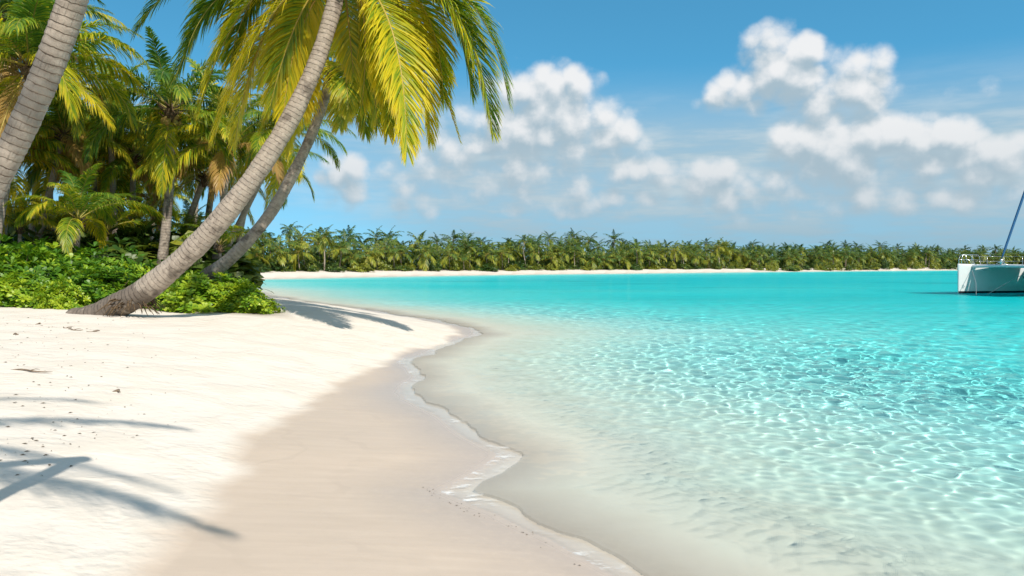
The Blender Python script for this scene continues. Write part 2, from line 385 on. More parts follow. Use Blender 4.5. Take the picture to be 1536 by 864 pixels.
def make_bark(name, light, dark, stain):
    m, t = material(name)
    along, around = t.attr('along'), t.attr('around')
    P = t.pos()
    n = t.noise(P, 9, 4, .65); big = t.noise(P, 1.6, 4, .6); fine = t.noise(P, 60, 3, .6)
    ring = t.m('FRACT', t.m('ADD', t.m('MULTIPLY', along, 9.5), t.m('MULTIPLY', n, .9)))
    groove = t.m('MULTIPLY', t.rng(ring, .0, .16, 1, 0), t.rng(n, .25, .6))
    c = t.mix(t.rng(n, .3, .7), light, dark)
    c = t.mix(t.m('MULTIPLY', t.m('MULTIPLY', groove, t.rng(big, .36, .60, .25, 1.0)), .58), c, [v*.38 for v in dark])
    crack = t.rng(t.noise(t.n('ShaderNodeCombineXYZ', {0: t.m('MULTIPLY', along, 3.0), 1: t.m('MULTIPLY', around, 26.0), 2: 0.0}), 1.0, 3, .6), .58, .70)
    c = t.mix(t.m('MULTIPLY', crack, .16), c, [v*.45 for v in dark])
    st = t.rng(t.m('ADD', big, t.m('MULTIPLY', t.rng(along, 0.0, 3.4, .26, 0.0), 1.0)), .55, .66)
    c = t.mix(t.m('MULTIPLY', st, .72), c, stain)
    pale = t.rng(t.noise(P, 4.5, 4, .7), .60, .72)
    c = t.mix(t.m('MULTIPLY', pale, .35), c, (.48, .45, .40))
    h = t.m('ADD', t.m('MULTIPLY', groove, -1.0), t.m('ADD', t.m('MULTIPLY', n, .5), t.m('SUBTRACT', t.m('MULTIPLY', fine, .25), t.m('MULTIPLY', crack, .2))))
    p = t.n('ShaderNodeBsdfPrincipled', {'Base Color': c, 'Roughness': .88, 'Specular IOR Level': .15, 'Normal': t.bump(h, .8, .02)})
    surf(t, p); return m
def make_plain(name, col, rough=.7, var=.25, scale=12, spec=.3, metal=0.0, col2=None, bump=.15):
    m, t = material(name)
    n = t.noise(t.pos(), scale, 4, .6)
    c = t.mix(t.rng(n, .3, .7), col, col2 or [v*(1-var) for v in col])
    p = t.n('ShaderNodeBsdfPrincipled', {'Base Color': c, 'Roughness': rough, 'Specular IOR Level': spec, 'Metallic': metal})
    if bump: t.set(p.inputs['Normal'], t.bump(n, bump, .01))
    surf(t, p); return m

# ---------------------------------------------------------------- plant geometry
def vec(*a): return np.array(a, float)
def unit(v): return v/np.maximum(np.linalg.norm(v, axis=-1, keepdims=True), 1e-9)
class Geo:
    def __init__(self): self.co = []; self.q = []; self.t = []; self.a = {}; self.n = 0
    def add(self, co, q=None, t=None, **attrs):
        co = np.asarray(co, float).reshape(-1, 3)
        if q is not None and len(q): self.q.append(np.asarray(q).reshape(-1, 4)+self.n)
        if t is not None and len(t): self.t.append(np.asarray(t).reshape(-1, 3)+self.n)
        for k in set(attrs) | set(self.a):
            self.a.setdefault(k, [np.zeros(self.n)])
            v = attrs.get(k, 0.0); self.a[k].append(np.broadcast_to(np.asarray(v, float), (len(co),)).copy())
        self.co.append(co); self.n += len(co)
    def mesh(self, name, mats=(), smooth=True):
        return npmesh(name, np.concatenate(self.co), np.concatenate(self.q) if self.q else None, np.concatenate(self.t) if self.t else None,
                      {k: np.concatenate(v) for k, v in self.a.items()}, smooth, mats)
def tube(g, pts, rad, sides=8, cap=True, **attrs):
    """round tube through pts; attrs may be per-ring arrays"""
    pts = np.asarray(pts, float); n = len(pts); rad = np.broadcast_to(np.asarray(rad, float), (n,))
    T = unit(np.gradient(pts, axis=0))
    up = vec(0, 1, 0) if abs(T[0][1]) < .8 else vec(1, 0, 0)
    U = unit(np.cross(T, up)); V = np.cross(U, T)
    th = np.linspace(0, 2*math.pi, sides, endpoint=False)
    co = pts[:, None]+rad[:, None, None]*(np.cos(th)[None, :, None]*U[:, None]+np.sin(th)[None, :, None]*V[:, None])
    i = np.arange(n-1)[:, None]*sides; j = np.arange(sides)[None]; k = (j+1) % sides
    q = np.stack([i+j, i+sides+j, i+sides+k, i+k], -1).reshape(-1, 4)
    at_ = {a: (np.repeat(np.broadcast_to(np.asarray(v, float), (n,)), sides) if np.ndim(v) < 2 else np.asarray(v).ravel()) for a, v in attrs.items()}
    co = co.reshape(-1, 3); t = []
    if cap:
        co = np.concatenate([co, pts[:1], pts[-1:]]); b = n*sides
        t = [(b, a, (a+1) % sides) for a in range(sides)]+[(b+1, (n-1)*sides+(a+1) % sides, (n-1)*sides+a) for a in range(sides)]
        at_ = {a: np.concatenate([v, v[:1], v[-1:]]) for a, v in at_.items()}
    g.add(co, q, t, **at_)
def spline(P, n):
    """Catmull-Rom curve through P sampled at n points"""
    P = np.asarray(P, float); P = np.concatenate([2*P[:1]-P[1:2], P, 2*P[-1:]-P[-2:-1]])
    m = len(P)-3; u = np.linspace(0, m-1e-9, n); i = u.astype(int); f = (u-i)[:, None]
    a, b, c, d = P[i], P[i+1], P[i+2], P[i+3]
    return .5*((2*b)+(c-a)*f+(2*a-5*b+4*c-d)*f**2+(3*b-a-3*c+d)*f**3)
def frond_geo(g, curve, nl, L, width, g_rng, sag=.35, roll=0.0, start=.16, tone_amp=1.0, rach=.022, segs=3, gap=0.0):
    """one pinnate palm frond along the curve: a tapered rachis and nl leaflets a side that hang from it"""
    pts = np.asarray(curve, float); n = len(pts)
    seg = np.r_[0, np.cumsum(np.linalg.norm(np.diff(pts, axis=0), axis=1))]; s = seg/seg[-1]
    T = unit(np.gradient(pts, axis=0))
    side = np.cross(T, vec(0, 0, 1)); bad = np.linalg.norm(side, axis=1) < .25
    if bad.any() and not bad.all():
        ok = np.where(~bad)[0]
        for i in np.where(bad)[0]: side[i] = side[ok[np.argmin(abs(ok-i))]]
    elif bad.all(): side[:] = vec(1, 0, 0)
    side = unit(side-T*(side*T).sum(1, keepdims=True)); nor = np.cross(side, T)
    cr, sr = math.cos(roll), math.sin(roll)
    side, nor = side*cr+nor*sr, nor*cr-side*sr
    rr = rach*(1.15-s)**.9; rr[0] *= 1.7
    tube(g, pts, rr, 5, cap=False, stem=1.0, along=s, blade=0.0, tone=0.0)
    for sg in (-1, 1):
        t = np.sort(start+(1-start)*(np.arange(nl)+g_rng.uniform(-.3, .3, nl))/nl); t = np.clip(t, start, .997)
        if gap: t = t[g_rng.random(nl) > gap]
        k = len(t)
        ip = lambda A: np.stack([np.interp(t, s, A[:, c]) for c in range(3)], 1)
        p, Tt, S, N = ip(pts), unit(ip(T)), unit(ip(side))*sg, unit(ip(nor))
        u = (t-start)/(1-start)
        ln = L*(.50+.62*np.sin(np.clip(u*1.25+.12, 0, 1)*math.pi*.92))*np.where(u > .8, 1-.55*(u-.8)/.2, 1)*g_rng.uniform(.88, 1.1, k)
        ang = np.radians(66-44*u+g_rng.normal(0, 5, k))
        d = unit(Tt*np.cos(ang)[:, None]+S*np.sin(ang)[:, None]+N*(.30-.12*u+g_rng.normal(0, .07, k))[:, None])
        w = width*g_rng.uniform(.8, 1.15, k)*(.75+.4*np.sin(u*math.pi))
        W = unit(np.cross(d, N)); W = unit(W+g_rng.normal(0, .18, (k, 3)))*w[:, None]*.5
        sg_ = sag*g_rng.uniform(.7, 1.4, k)
        down = vec(0, 0, -1)
        p1 = p+d*(ln*.38)[:, None]+down*(ln*.07*sg_*2)[:, None]
        p2 = p+d*(ln*.72)[:, None]+down*(ln*.30*sg_*2)[:, None]
        p3 = p+d*(ln*.92)[:, None]+down*(ln*.62*sg_*2)[:, None]
        tn = g_rng.normal(0, .6, k)*tone_amp
        if segs == 3:
            co = np.stack([p-W*.45, p+W*.45, p1-W, p1+W, p2-W*.75, p2+W*.75, p3], 1)
            b = np.arange(k)[:, None]*7
            q = np.concatenate([b+np.array([[0, 1, 3, 2]]), b+np.array([[2, 3, 5, 4]])]); tr = b+np.array([[4, 5, 6]])
            bl = np.tile([0, 0, .38, .38, .75, .75, 1], k); rep = 7
        else:
            co = np.stack([p-W*.5, p+W*.5, p1+W*.2*0-W, p1+W, p3], 1)
            b = np.arange(k)[:, None]*5
            q = b+np.array([[0, 1, 3, 2]]); tr = b+np.array([[2, 3, 4]])
            bl = np.tile([0, 0, .4, .4, 1], k); rep = 5
        g.add(co.reshape(-1, 3), q, tr, stem=0.0, along=np.repeat(t, rep), blade=bl, tone=np.repeat(tn, rep))
def arc(pitch, droop, length, n=18, bend=0.0):
    s = np.linspace(0, 1, n); a = np.radians(np.maximum(pitch-droop*s**1.35, -89))
    st = length/(n-1)
    x = np.r_[0, np.cumsum(np.cos(a[:-1])*st)]; z = np.r_[0, np.cumsum(np.sin(a[:-1])*st)]
    return np.stack([x, bend*s*s*length, z], 1)
FROND = {}
def frond_variants():
    g_rng = np.random.default_rng(11)
    for kind, pitch, droop in (('up', 78, 62), ('high', 58, 82), ('mid', 36, 92), ('flat', 12, 80), ('low', -18, 58), ('hang', -52, 34)):
        FROND[kind] = []
        for v in range(3):
            g = Geo()
            frond_geo(g, arc(pitch+g_rng.normal(0, 4), droop+g_rng.normal(0, 8), 4.0, bend=g_rng.normal(0, .07)), 78, .82, .050, g_rng, sag=.34 if kind in ('up', 'high') else .5, roll=g_rng.normal(0, .25), rach=.026)
            FROND[kind].append(g.mesh('frond', [LEAF]))
def trunk_mesh(pts, r_base, r_top, n=90, sides=16, flare=.35, ring=.035, seed=0, rings=1.0):
    g_rng = np.random.default_rng(seed)
    c = spline(pts, n); L = np.r_[0, np.cumsum(np.linalg.norm(np.diff(c, axis=0), axis=1))]; s = L/L[-1]
    r = r_base+(r_top-r_base)*s**.75
    r = r*(1+flare*np.exp(-L/.35))
    r = r*(1+ring*(np.abs(((L*9.5*rings+.12*np.sin(L*7)) % 1)-.5)*2-.5))*(1+.035*np.sin(L*2.3+seed)+.022*np.sin(L*5.1+seed*2)+.016*g_rng.normal(0, 1, n))
    g = Geo(); around = np.tile(np.abs(np.linspace(-1, 1, sides, endpoint=False)), (n, 1))
    tube(g, c, r, sides, along=L*rings, around=around)
    return g.mesh('trunk', [BARK]), c
def coconut_mesh():
    g = Geo(); n, m = 8, 10; co = []
    for i in range(n+1):
        a = math.pi*i/n; z = -math.cos(a)*.15; r = math.sin(a)*.105*(1+.12*math.cos(a))
        for j in range(m):
            th = 2*math.pi*j/m; rr = r*(1+.06*math.cos(3*th)); co.append((rr*math.cos(th), rr*math.sin(th), z))
    q = [(i*m+j, i*m+(j+1) % m, (i+1)*m+(j+1) % m, (i+1)*m+j) for i in range(n) for j in range(m)]
    g.add(co, q); return g.mesh('coconut', [NUT])
def boot_mesh(r=.2, seed=1):
    """fibrous swollen head of the trunk with the stubs of shed fronds"""
    g = Geo(); g_rng = np.random.default_rng(seed)
    tube(g, [(0, 0, -.55), (0, 0, -.3), (0, 0, -.05), (0, 0, .25), (0, 0, .5)], [r*.8, r*1.15, r*1.3, r*.9, r*.2], 12)
    for k in range(16):
        a = k*2.4; d = vec(math.cos(a), math.sin(a), .5+.3*g_rng.random()); b = vec(math.cos(a)*r*.6, math.sin(a)*r*.6, -.45+.045*k)
        tube(g, [b, b+d*.22, b+d*(.38+.2*g_rng.random())], [.06, .045, .02], 5)
    return g.mesh('crown_base', [FIBRE])
def palm(label, crown, base, bow=(0, 0, 0), r=(.17, .11), n=20, length=4.0, seed=0, age=.2, group=None, nuts=0, spread=None, dead=0, mids=None, cat='palm tree', name='coconut_palm', n_trunk=70, z_off=-.15, rings=1.0, slim=1.0):
    """a coconut palm from its base to its crown: trunk, crown base, every frond its own part"""
    g_rng = np.random.default_rng(seed); rr = random.Random(seed)
    bz = ground_z(base[0], base[1]) if len(base) < 3 else base[2]
    B = vec(base[0], base[1], bz); C = vec(*crown)
    root = empty(name, tuple(B)); tag(root, label, cat, group)
    mid = mids if mids is not None else [B*.66+C*.34+vec(*bow)*.9, B*.33+C*.67+vec(*bow)]
    pts = [B+vec(0, 0, z_off)]+[vec(*p) for p in mid]+[C]
    tm, c = trunk_mesh(np.array(pts)-B, r[0], r[1], n_trunk, 14, seed=seed, rings=rings)
    link('trunk', tm, root)
    link('crown_base', BOOTS[seed % len(BOOTS)], root, tuple(C-B)).scale = (r[1]/.17,)*3
    order = spread or ['up']*2+['high']*5+['mid']*6+['flat']*4+['low']*2+['hang']*1
    for k in range(n):
        kind = order[int(k*len(order)/n)]
        o = link('frond', FROND[kind][rr.randrange(3)], root, tuple(C-B+vec(0, 0, .1)))
        o.rotation_euler = (rr.gauss(0, .06), rr.gauss(0, .06), k*2.39996+rr.gauss(0, .22))
        s = length/4.0*rr.uniform(.85, 1.1); o.scale = (s, s*slim*rr.choice((-1, 1)), s)
        low = {'up': -.12, 'high': -.05, 'mid': .04, 'flat': .14, 'low': .3, 'hang': .42}[kind]
        o.color = (max(0, min(1, age+low+rr.gauss(0, .10))), .85 if k >= n-dead else 0, 0, 1)
    for k in range(nuts):
        a = k*2.4; o = link('coconut', NUT_MESH, root, tuple(C-B+vec(math.cos(a)*(.20+.05*(k % 3)), math.sin(a)*(.20+.05*(k % 3)), -.18-.10*(k % 3))))
        o.rotation_euler = (rr.gauss(0, .4), rr.gauss(0, .4), a)
    return root

def hero_frond(root, B, C, ctrl, tip, col, nl=95, L=.95, w=.058, seed=0, sag=.42, roll=0.0, gap=0.0, world=False):
    g_rng = np.random.default_rng(seed)
    P0, P1, P2 = vec(*C), vec(*(ctrl if world else at(*ctrl))), vec(*(tip if world else at(*tip)))
    u = np.linspace(0, 1, 30)[:, None]
    cv = P0*(1-u)**2+P1*2*u*(1-u)+P2*u**2
    g = Geo(); frond_geo(g, cv-B, nl, L, w, g_rng, sag=sag, roll=roll, rach=.03, gap=gap)
    o = link('frond', g.mesh('frond', [LEAF]), root); o.color = (*col, 0, 1); return o

# ---------------------------------------------------------------- low shrubs
def shrub_mesh(rx, ry, h, n, leaf, seed, per=8, mat=None):
    """dome of leaf rosettes: n rosettes of `per` paddle-shaped leaves on a lumpy dome"""
    g_rng = np.random.default_rng(seed)
    a = g_rng.uniform(0, 2*math.pi, n); cz = g_rng.random(n)**.8
    rad = np.sqrt(1-cz**2)
    dirv = np.stack([np.cos(a)*rad, np.sin(a)*rad, cz], 1)
    lump = 1+.22*np.sin(a*3+seed)+.16*np.sin(a*5+cz*6+seed*2)+.10*np.sin(a*9+cz*11)
    depth = 1-.38*g_rng.random(n)**2.2
    c = dirv*np.array([rx, ry, h])*(lump*depth)[:, None]; c[:, 2] = np.maximum(c[:, 2], .04+.10*g_rng.random(n))
    nrm = unit(dirv/np.array([rx, ry, h])*min(rx, h)+vec(0, 0, .55)+g_rng.normal(0, .28, (n, 3)))
    ref = np.where(np.abs(nrm[:, 2:3]) < .9, vec(0, 0, 1), vec(1, 0, 0))
    U = unit(np.cross(nrm, ref)); V = np.cross(nrm, U)
    tone = g_rng.normal(0, .6, n)
    g = Geo()
    for k in range(per):
        th = k*2.4+g_rng.uniform(0, .5, n); el = .25+.75*k/per+g_rng.normal(0, .12, n)
        d = unit((np.cos(th)[:, None]*U+np.sin(th)[:, None]*V)*np.cos(el)[:, None]+nrm*np.sin(el)[:, None])
        w = unit(np.cross(d, nrm)+g_rng.normal(0, .12, (n, 3)))
        L = leaf*g_rng.uniform(.7, 1.2, n)*(1-.25*k/per)
        up = np.cross(w, d)
        pt = lambda f, ww, z: c+d*(L*f)[:, None]+w*(L*ww)[:, None]+up*(L*z)[:, None]
        co = np.stack([pt(.05, 0, 0), pt(.5, -.15, .05), pt(.5, .15, .05), pt(.82, -.20, .02), pt(.82, .20, .02), pt(1.0, 0, -.06)], 1)
        b = np.arange(n)[:, None]*6
        g.add(co.reshape(-1, 3), b+np.array([[1, 2, 4, 3]]), np.concatenate([b+np.array([[0, 2, 1]]), b+np.array([[3, 4, 5]])]), stem=0.0, along=.5, blade=.0, tone=np.repeat(tone+g_rng.normal(0, .25, n), 6))
    st = Geo()
    for k in range(26):
        i = g_rng.integers(n); e = c[i]*.95; b0 = vec(c[i][0]*.25, c[i][1]*.25, -.1); tube(st, [b0, b0*.5+e*.5+vec(0, 0, .08), e], [.018, .013, .007], 5)
    return g.mesh('shrub', [mat or SHRUB]), st.mesh('stems', [FIBRE])
# ---------------------------------------------------------------- materials
LEAF = make_leaf_material('palm_leaf', (.055, .140, .018), (.19, .28, .018), (.56, .46, .018), (.36, .21, .08), .46)
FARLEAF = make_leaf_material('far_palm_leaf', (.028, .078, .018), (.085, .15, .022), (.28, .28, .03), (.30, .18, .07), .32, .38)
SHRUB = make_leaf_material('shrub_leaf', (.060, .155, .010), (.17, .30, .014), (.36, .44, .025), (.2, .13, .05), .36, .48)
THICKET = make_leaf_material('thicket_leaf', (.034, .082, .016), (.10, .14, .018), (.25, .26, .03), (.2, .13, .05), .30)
BARK = make_bark('palm_bark', (.37, .305, .245), (.25, .205, .165), (.085, .066, .052))
FIBRE = make_plain('palm_fibre', (.13, .085, .045), .95, .6, 20)
NUT = make_plain('coconut_husk', (.26, .24, .05), .5, .5, 6, col2=(.36, .22, .06))
frond_variants()
NUT_MESH = coconut_mesh()
BOOTS = [boot_mesh(.19, 1), boot_mesh(.17, 2), boot_mesh(.21, 3)]

# ---------------------------------------------------------------- the two leaning palms
def leaning_palms():
    # big one: lies almost on the sand at its foot and sweeps up to the right
    B = vec(-9.05, 18.0, ground_z(-9.05, 18.0))
    root = empty('coconut_palm', tuple(B)); tag(root, 'large leaning palm sweeping up from the sand with big yellow-green fronds', 'palm tree')
    path = [vec(*at(118, 470, 18.6))-vec(0, 0, .25), vec(*at(168, 463, 18.3)), vec(*at(222, 432, 18.0)), vec(*at(300, 363, 17.8)), vec(*at(369, 281, 17.7)), vec(*at(430, 188, 17.8)), vec(*at(472, 100, 17.9)), vec(*at(498, 20, 18)), vec(*at(513, -45, 18))]
    tm, c = trunk_mesh(np.array(path)-B, .305, .165, 230, 24, flare=.30, seed=4)
    link('trunk', tm, root); C = path[-1]
    link('crown_base', BOOTS[0], root, tuple(C-B))
    H_ = [((705, -85, 17.6), (738, 196, 17.4), (.34, 0), 120, 1.1, .34), ((608, -20, 17.0), (610, 228, 16.7), (.54, 0), 120, 1.05, .34), ((625, -20, 19.2), (690, 212, 19.4), (1.0, .05), 70, .40, .45),
          ((585, -35, 19.6), (676, 118, 20.0), (.85, 0), 90, .90, .5), ((555, 15, 19.0), (566, 190, 19.3), (.42, 0), 90, .85, .45), ((405, -45, 17.2), (322, 205, 16.7), (.58, 0), 110, 1.1, .50),
          ((345, -120, 18.4), (262, 120, 18.6), (.12, 0), 100, 1.0, .55), ((438, 10, 18.8), (424, 185, 18.9), (.75, 0), 90, .8, .45), ((465, -5, 19.6), (388, 125, 20.2), (.5, 0), 90, .9, .45),
          ((640, -120, 19), (722, 70, 19.4), (.40, 0), 100, 1.0, .4), ((730, -90, 17.2), (762, 150, 16.9), (.22, 0), 110, 1.0, .32), ((560, -170, 18.5), (650, -230, 19.2), (.15, 0), 80, .9, .3), ((480, -180, 18), (410, -260, 18), (.1, 0), 80, .9, .3),
          ((380, -90, 17.6), (345, 95, 18.6), (.25, 0), 100, .95, .5), ((570, 0, 17.9), (588, 165, 18.4), (.55, 0), 100, .9, .45), ((520, 0, 18.6), (530, 110, 19.2), (.5, 0), 80, .8, .4),
          ((660, -60, 18.3), (665, 150, 18.6), (.42, 0), 110, .95, .4), ((690, -80, 17.9), (708, 140, 18.0), (.28, 0), 110, 1.0, .4), ((592, -30, 17.6), (582, 200, 17.3), (.48, 0), 110, .95, .4), ((562, -20, 18.2), (543, 160, 18.4), (.5, 0), 100, .9, .4), ((640, -40, 18.8), (645, 210, 19.0), (.66, 0), 100, .9, .4), ((330, -70, 17.5), (282, 70, 17.1), (.15, 0), 110, 1.0, .45), ((450, -30, 18.2), (405, 160, 18.3), (.45, 0), 100, .95, .45),
          ((300, -115, 17.9), (205, 45, 17.6), (.05, 0), 100, 1.0, .5), ((390, -35, 18.2), (352, 215, 18.6), (.7, 0), 110, 1.0, .42), ((365, -80, 17.0), (300, 165, 16.4), (.45, 0), 110, 1.05, .45), ((430, -60, 18.9), (455, 120, 19.6), (.55, 0), 100, .9, .4)]
    for k, (a, b, col, nl, L, sg) in enumerate(H_):
        hero_frond(root, B, C, a, b, (col[0]*1.08, col[1]), int(nl*1.45), L, .037, 100+k, sg*.6, roll=((k*37) % 7-3)*.09)
    g = Geo(); g_rng = np.random.default_rng(77)                       # mat of roots where the trunk leaves the sand
    for k in range(46):
        a = g_rng.uniform(-2.6, 1.2); p0 = vec(*at(205, 462, 18.1))-B+vec(.30*math.cos(a)-.25*g_rng.random(), .26*math.sin(a), .02+.20*g_rng.random())
        L = g_rng.uniform(.16, .42); d = vec(math.cos(a), math.sin(a), 0)
        tube(g, [p0, p0+d*L*.5+vec(0, 0, -.03), p0+d*L+vec(0, 0, -.20)], [.016, .012, .006], 5)
    link('roots', g.mesh('roots', [FIBRE]), root)
    for k in range(7):
        a = k*2.4; o = link('coconut', NUT_MESH, root, tuple(C-B+vec(math.cos(a)*.28, math.sin(a)*.28, -.22-.1*(k % 3)))); o.rotation_euler = (.3*math.sin(k), .3*math.cos(k), a)
    # second one, behind the right-hand bush
    bx, by, _ = at(262, 430, 22.5); B = vec(bx, by, ground_z(bx, by))
    root = empty('coconut_palm', tuple(B)); tag(root, 'second, slimmer leaning palm rising out of the bush behind the large one', 'palm tree')
    path = [B-vec(.35, 0, .2), vec(*at(300, 420, 22.5)), vec(*at(345, 388, 22.5)), vec(*at(402, 325, 22.7)), vec(*at(446, 248, 22.9)), vec(*at(476, 180, 23)), vec(*at(497, 112, 23))]
    tm, c = trunk_mesh(np.array(path)-B, .205, .135, 170, 20, flare=.25, seed=9)
    link('trunk', tm, root); C = path[-1]
    link('crown_base', BOOTS[1], root, tuple(C-B)).scale = (.8, .8, .8)
    H2 = [((548, 70, 22.6), (548, 200, 22.4), (.45, 0)), ((600, 55, 23.4), (648, 165, 23.6), (.6, 0)), ((445, 60, 22.8), (392, 195, 22.6), (.65, 0)), ((462, 70, 23.6), (428, 225, 24.2), (.8, 0)), ((575, 75, 24), (606, 200, 24.6), (.3, 0)),
          ((530, 20, 23), (600, 0, 23.4), (.2, 0)), ((470, 10, 23), (400, 5, 23.2), (.2, 0)), ((430, 35, 23.4), (345, 115, 23.8), (.4, 0)), ((505, 0, 24), (520, -80, 25.6), (.15, 0)), ((480, 20, 22), (450, -10, 20), (.25, 0)), ((540, 40, 22), (575, 60, 20.2), (.4, 0)), ((555, 60, 22.2), (582, 190, 21.6), (.55, 0)), ((520, 60, 22), (522, 165, 21.4), (.5, 0)), ((455, 60, 22), (415, 150, 21.4), (.6, 0)), ((600, 40, 23), (665, 120, 23), (.75, 0)),
          ((460, 90, 22.4), (455, 175, 21.8), (.8, .1)), ((530, 95, 23.6), (510, 190, 24.4), (.6, 0)), ((560, 20, 24.4), (620, 60, 26), (.3, 0)), ((450, 20, 24.6), (400, 60, 26.4), (.3, 0))]
    for k, (a, b, col) in enumerate(H2):
        hero_frond(root, B, C, a, b, col, 120, .85, .038, 200+k, .28, roll=((k*31) % 7-3)*.08)
    # near trunk at the left edge; its crown hangs above and behind the viewer
    d = 4.05; B = vec((-178-CX)/F*(d+.1), d+.1, ground_z((-178-CX)/F*(d+.1), d+.1))
    palm('pale grey palm trunk close by at the left edge of the picture', (-1.6, -1.0, 8.2), tuple(B), r=(.072, .060), n=9, length=3.8, seed=31, age=.2, n_trunk=420, rings=2.6, slim=.34,
         mids=[vec(*at(px, py, d+dd)) for px, py, dd in ((-146, 720, .08), (-108, 560, .05), (-64, 410, .02), (-14, 288, 0), (34, 190, -.02), (75, 96, -.05), (110, -4, -.10), (138, -110, -.2), (158, -230, -.4))]+[vec(-2.0, 2.8, 4.35), vec(-1.9, 1.7, 5.3), vec(-1.75, .3, 6.8)])
def grove():
    G = 'palms of the grove behind the bushes'
    def gp(label, cpx, cpy, d, bpx, db=None, **k):
        bx = (bpx-CX)/F*(db or d)
        return palm(label, at(cpx, cpy, d), (bx, db or d), group=G, **k)
    gp('upright dark green palm with a cluster of coconuts between the grove and the leaning trunk', 256, 170, 30, 236, seed=41, age=-.02, nuts=10, n=24, length=3.7, r=(.20, .14), bow=(.15, 0, 0))
    gp('pale slim trunk tilting right behind the left bush, browned lower fronds', 95, 205, 31, 38, seed=42, age=.30, n=20, length=3.4, dead=3, r=(.15, .11))
    gp('short yellowish palm tilting right beside the dark upright palm', 306, 268, 33, 243, seed=43, age=.42, n=18, length=3.0, r=(.17, .11))
    gp('slender palm with a small crown showing between the two leaning trunks', 424, 205, 31.5, 306, 33, seed=44, age=.28, n=20, length=3.1, r=(.14, .10))
    gp('full green and yellow crown right behind the pale near trunk', 42, 105, 26, -24, seed=45, age=.20, n=24, length=4.1, dead=1, r=(.18, .13))
    gp('dark shaded palm with hanging dry fronds at the upper left edge', 4, 20, 28, -50, seed=46, age=.05, n=24, length=4.2, dead=5, r=(.18, .13))
    gp('palm with drooping orange-brown fronds over the young palm', 70, 215, 38, 84, seed=47, age=.45, n=20, length=3.6, dead=4)
    gp('low bushy yellow-green palm left of the pale near trunk', -8, 240, 30, -30, seed=48, age=.35, n=20, length=3.6)
    # young palm with a short stem
    bx = (113-CX)/F*24.0
    palm('young palm with a short stem and arching bright fronds behind the left bush', at(117, 335, 24), (bx, 24.0), r=(.09, .07), n=12, length=2.35, seed=52, age=.34, group=G, spread=['up', 'high', 'high', 'mid', 'mid', 'flat'], name='young_palm', cat='young palm', n_trunk=24)
    rr = random.Random(5)
    spots = [(150, 255, 40, 150), (205, 250, 44, 200), (20, 180, 40, 0), (180, 300, 36, 196), (125, 215, 52, 132), (-70, 60, 30, -95), (-110, 120, 36, -120), (-160, 20, 32, -190), (-60, 190, 44, -70), (230, 300, 50, 226), (-190, 100, 44, -180), (100, 130, 46, 100), (165, 190, 33, 178), (330, 200, 34, 296), (380, 250, 36, 342), (200, 235, 34, 196), (110, 235, 36, 76), (300, 215, 42, 286), (345, 225, 31, 316), (20, 60, 33, -10), (75, 40, 38, 40), (-30, 150, 36, -40), (140, 240, 34, 146), (262, 205, 36, 222)]
    for k, (cx, cy, d, bx) in enumerate(spots):
        gp('one of the crowded background palms in the shade of the grove', cx, cy, d, bx, seed=60+k, age=rr.uniform(.12, .55), n=16, length=rr.uniform(3.0, 3.9), dead=rr.choice((0, 1, 2, 3)), n_trunk=40, r=(.15, .11))
    for k, (px, py, d) in enumerate([(30, 345, 30), (160, 350, 31), (205, 345, 34), (285, 352, 33), (75, 350, 34), (330, 372, 30), (-20, 330, 27)]):
        palm('low stemless palm seedling among the grove trunks', at(px, py, d), ((px-CX)/F*d, d), r=(.07, .06), n=9, length=rr.uniform(1.7, 2.4), seed=90+k, age=rr.uniform(.2, .6), group='palm seedlings in the grove', spread=['up', 'high', 'high', 'mid', 'mid'], name='palm_seedling', cat='palm seedling', n_trunk=8)
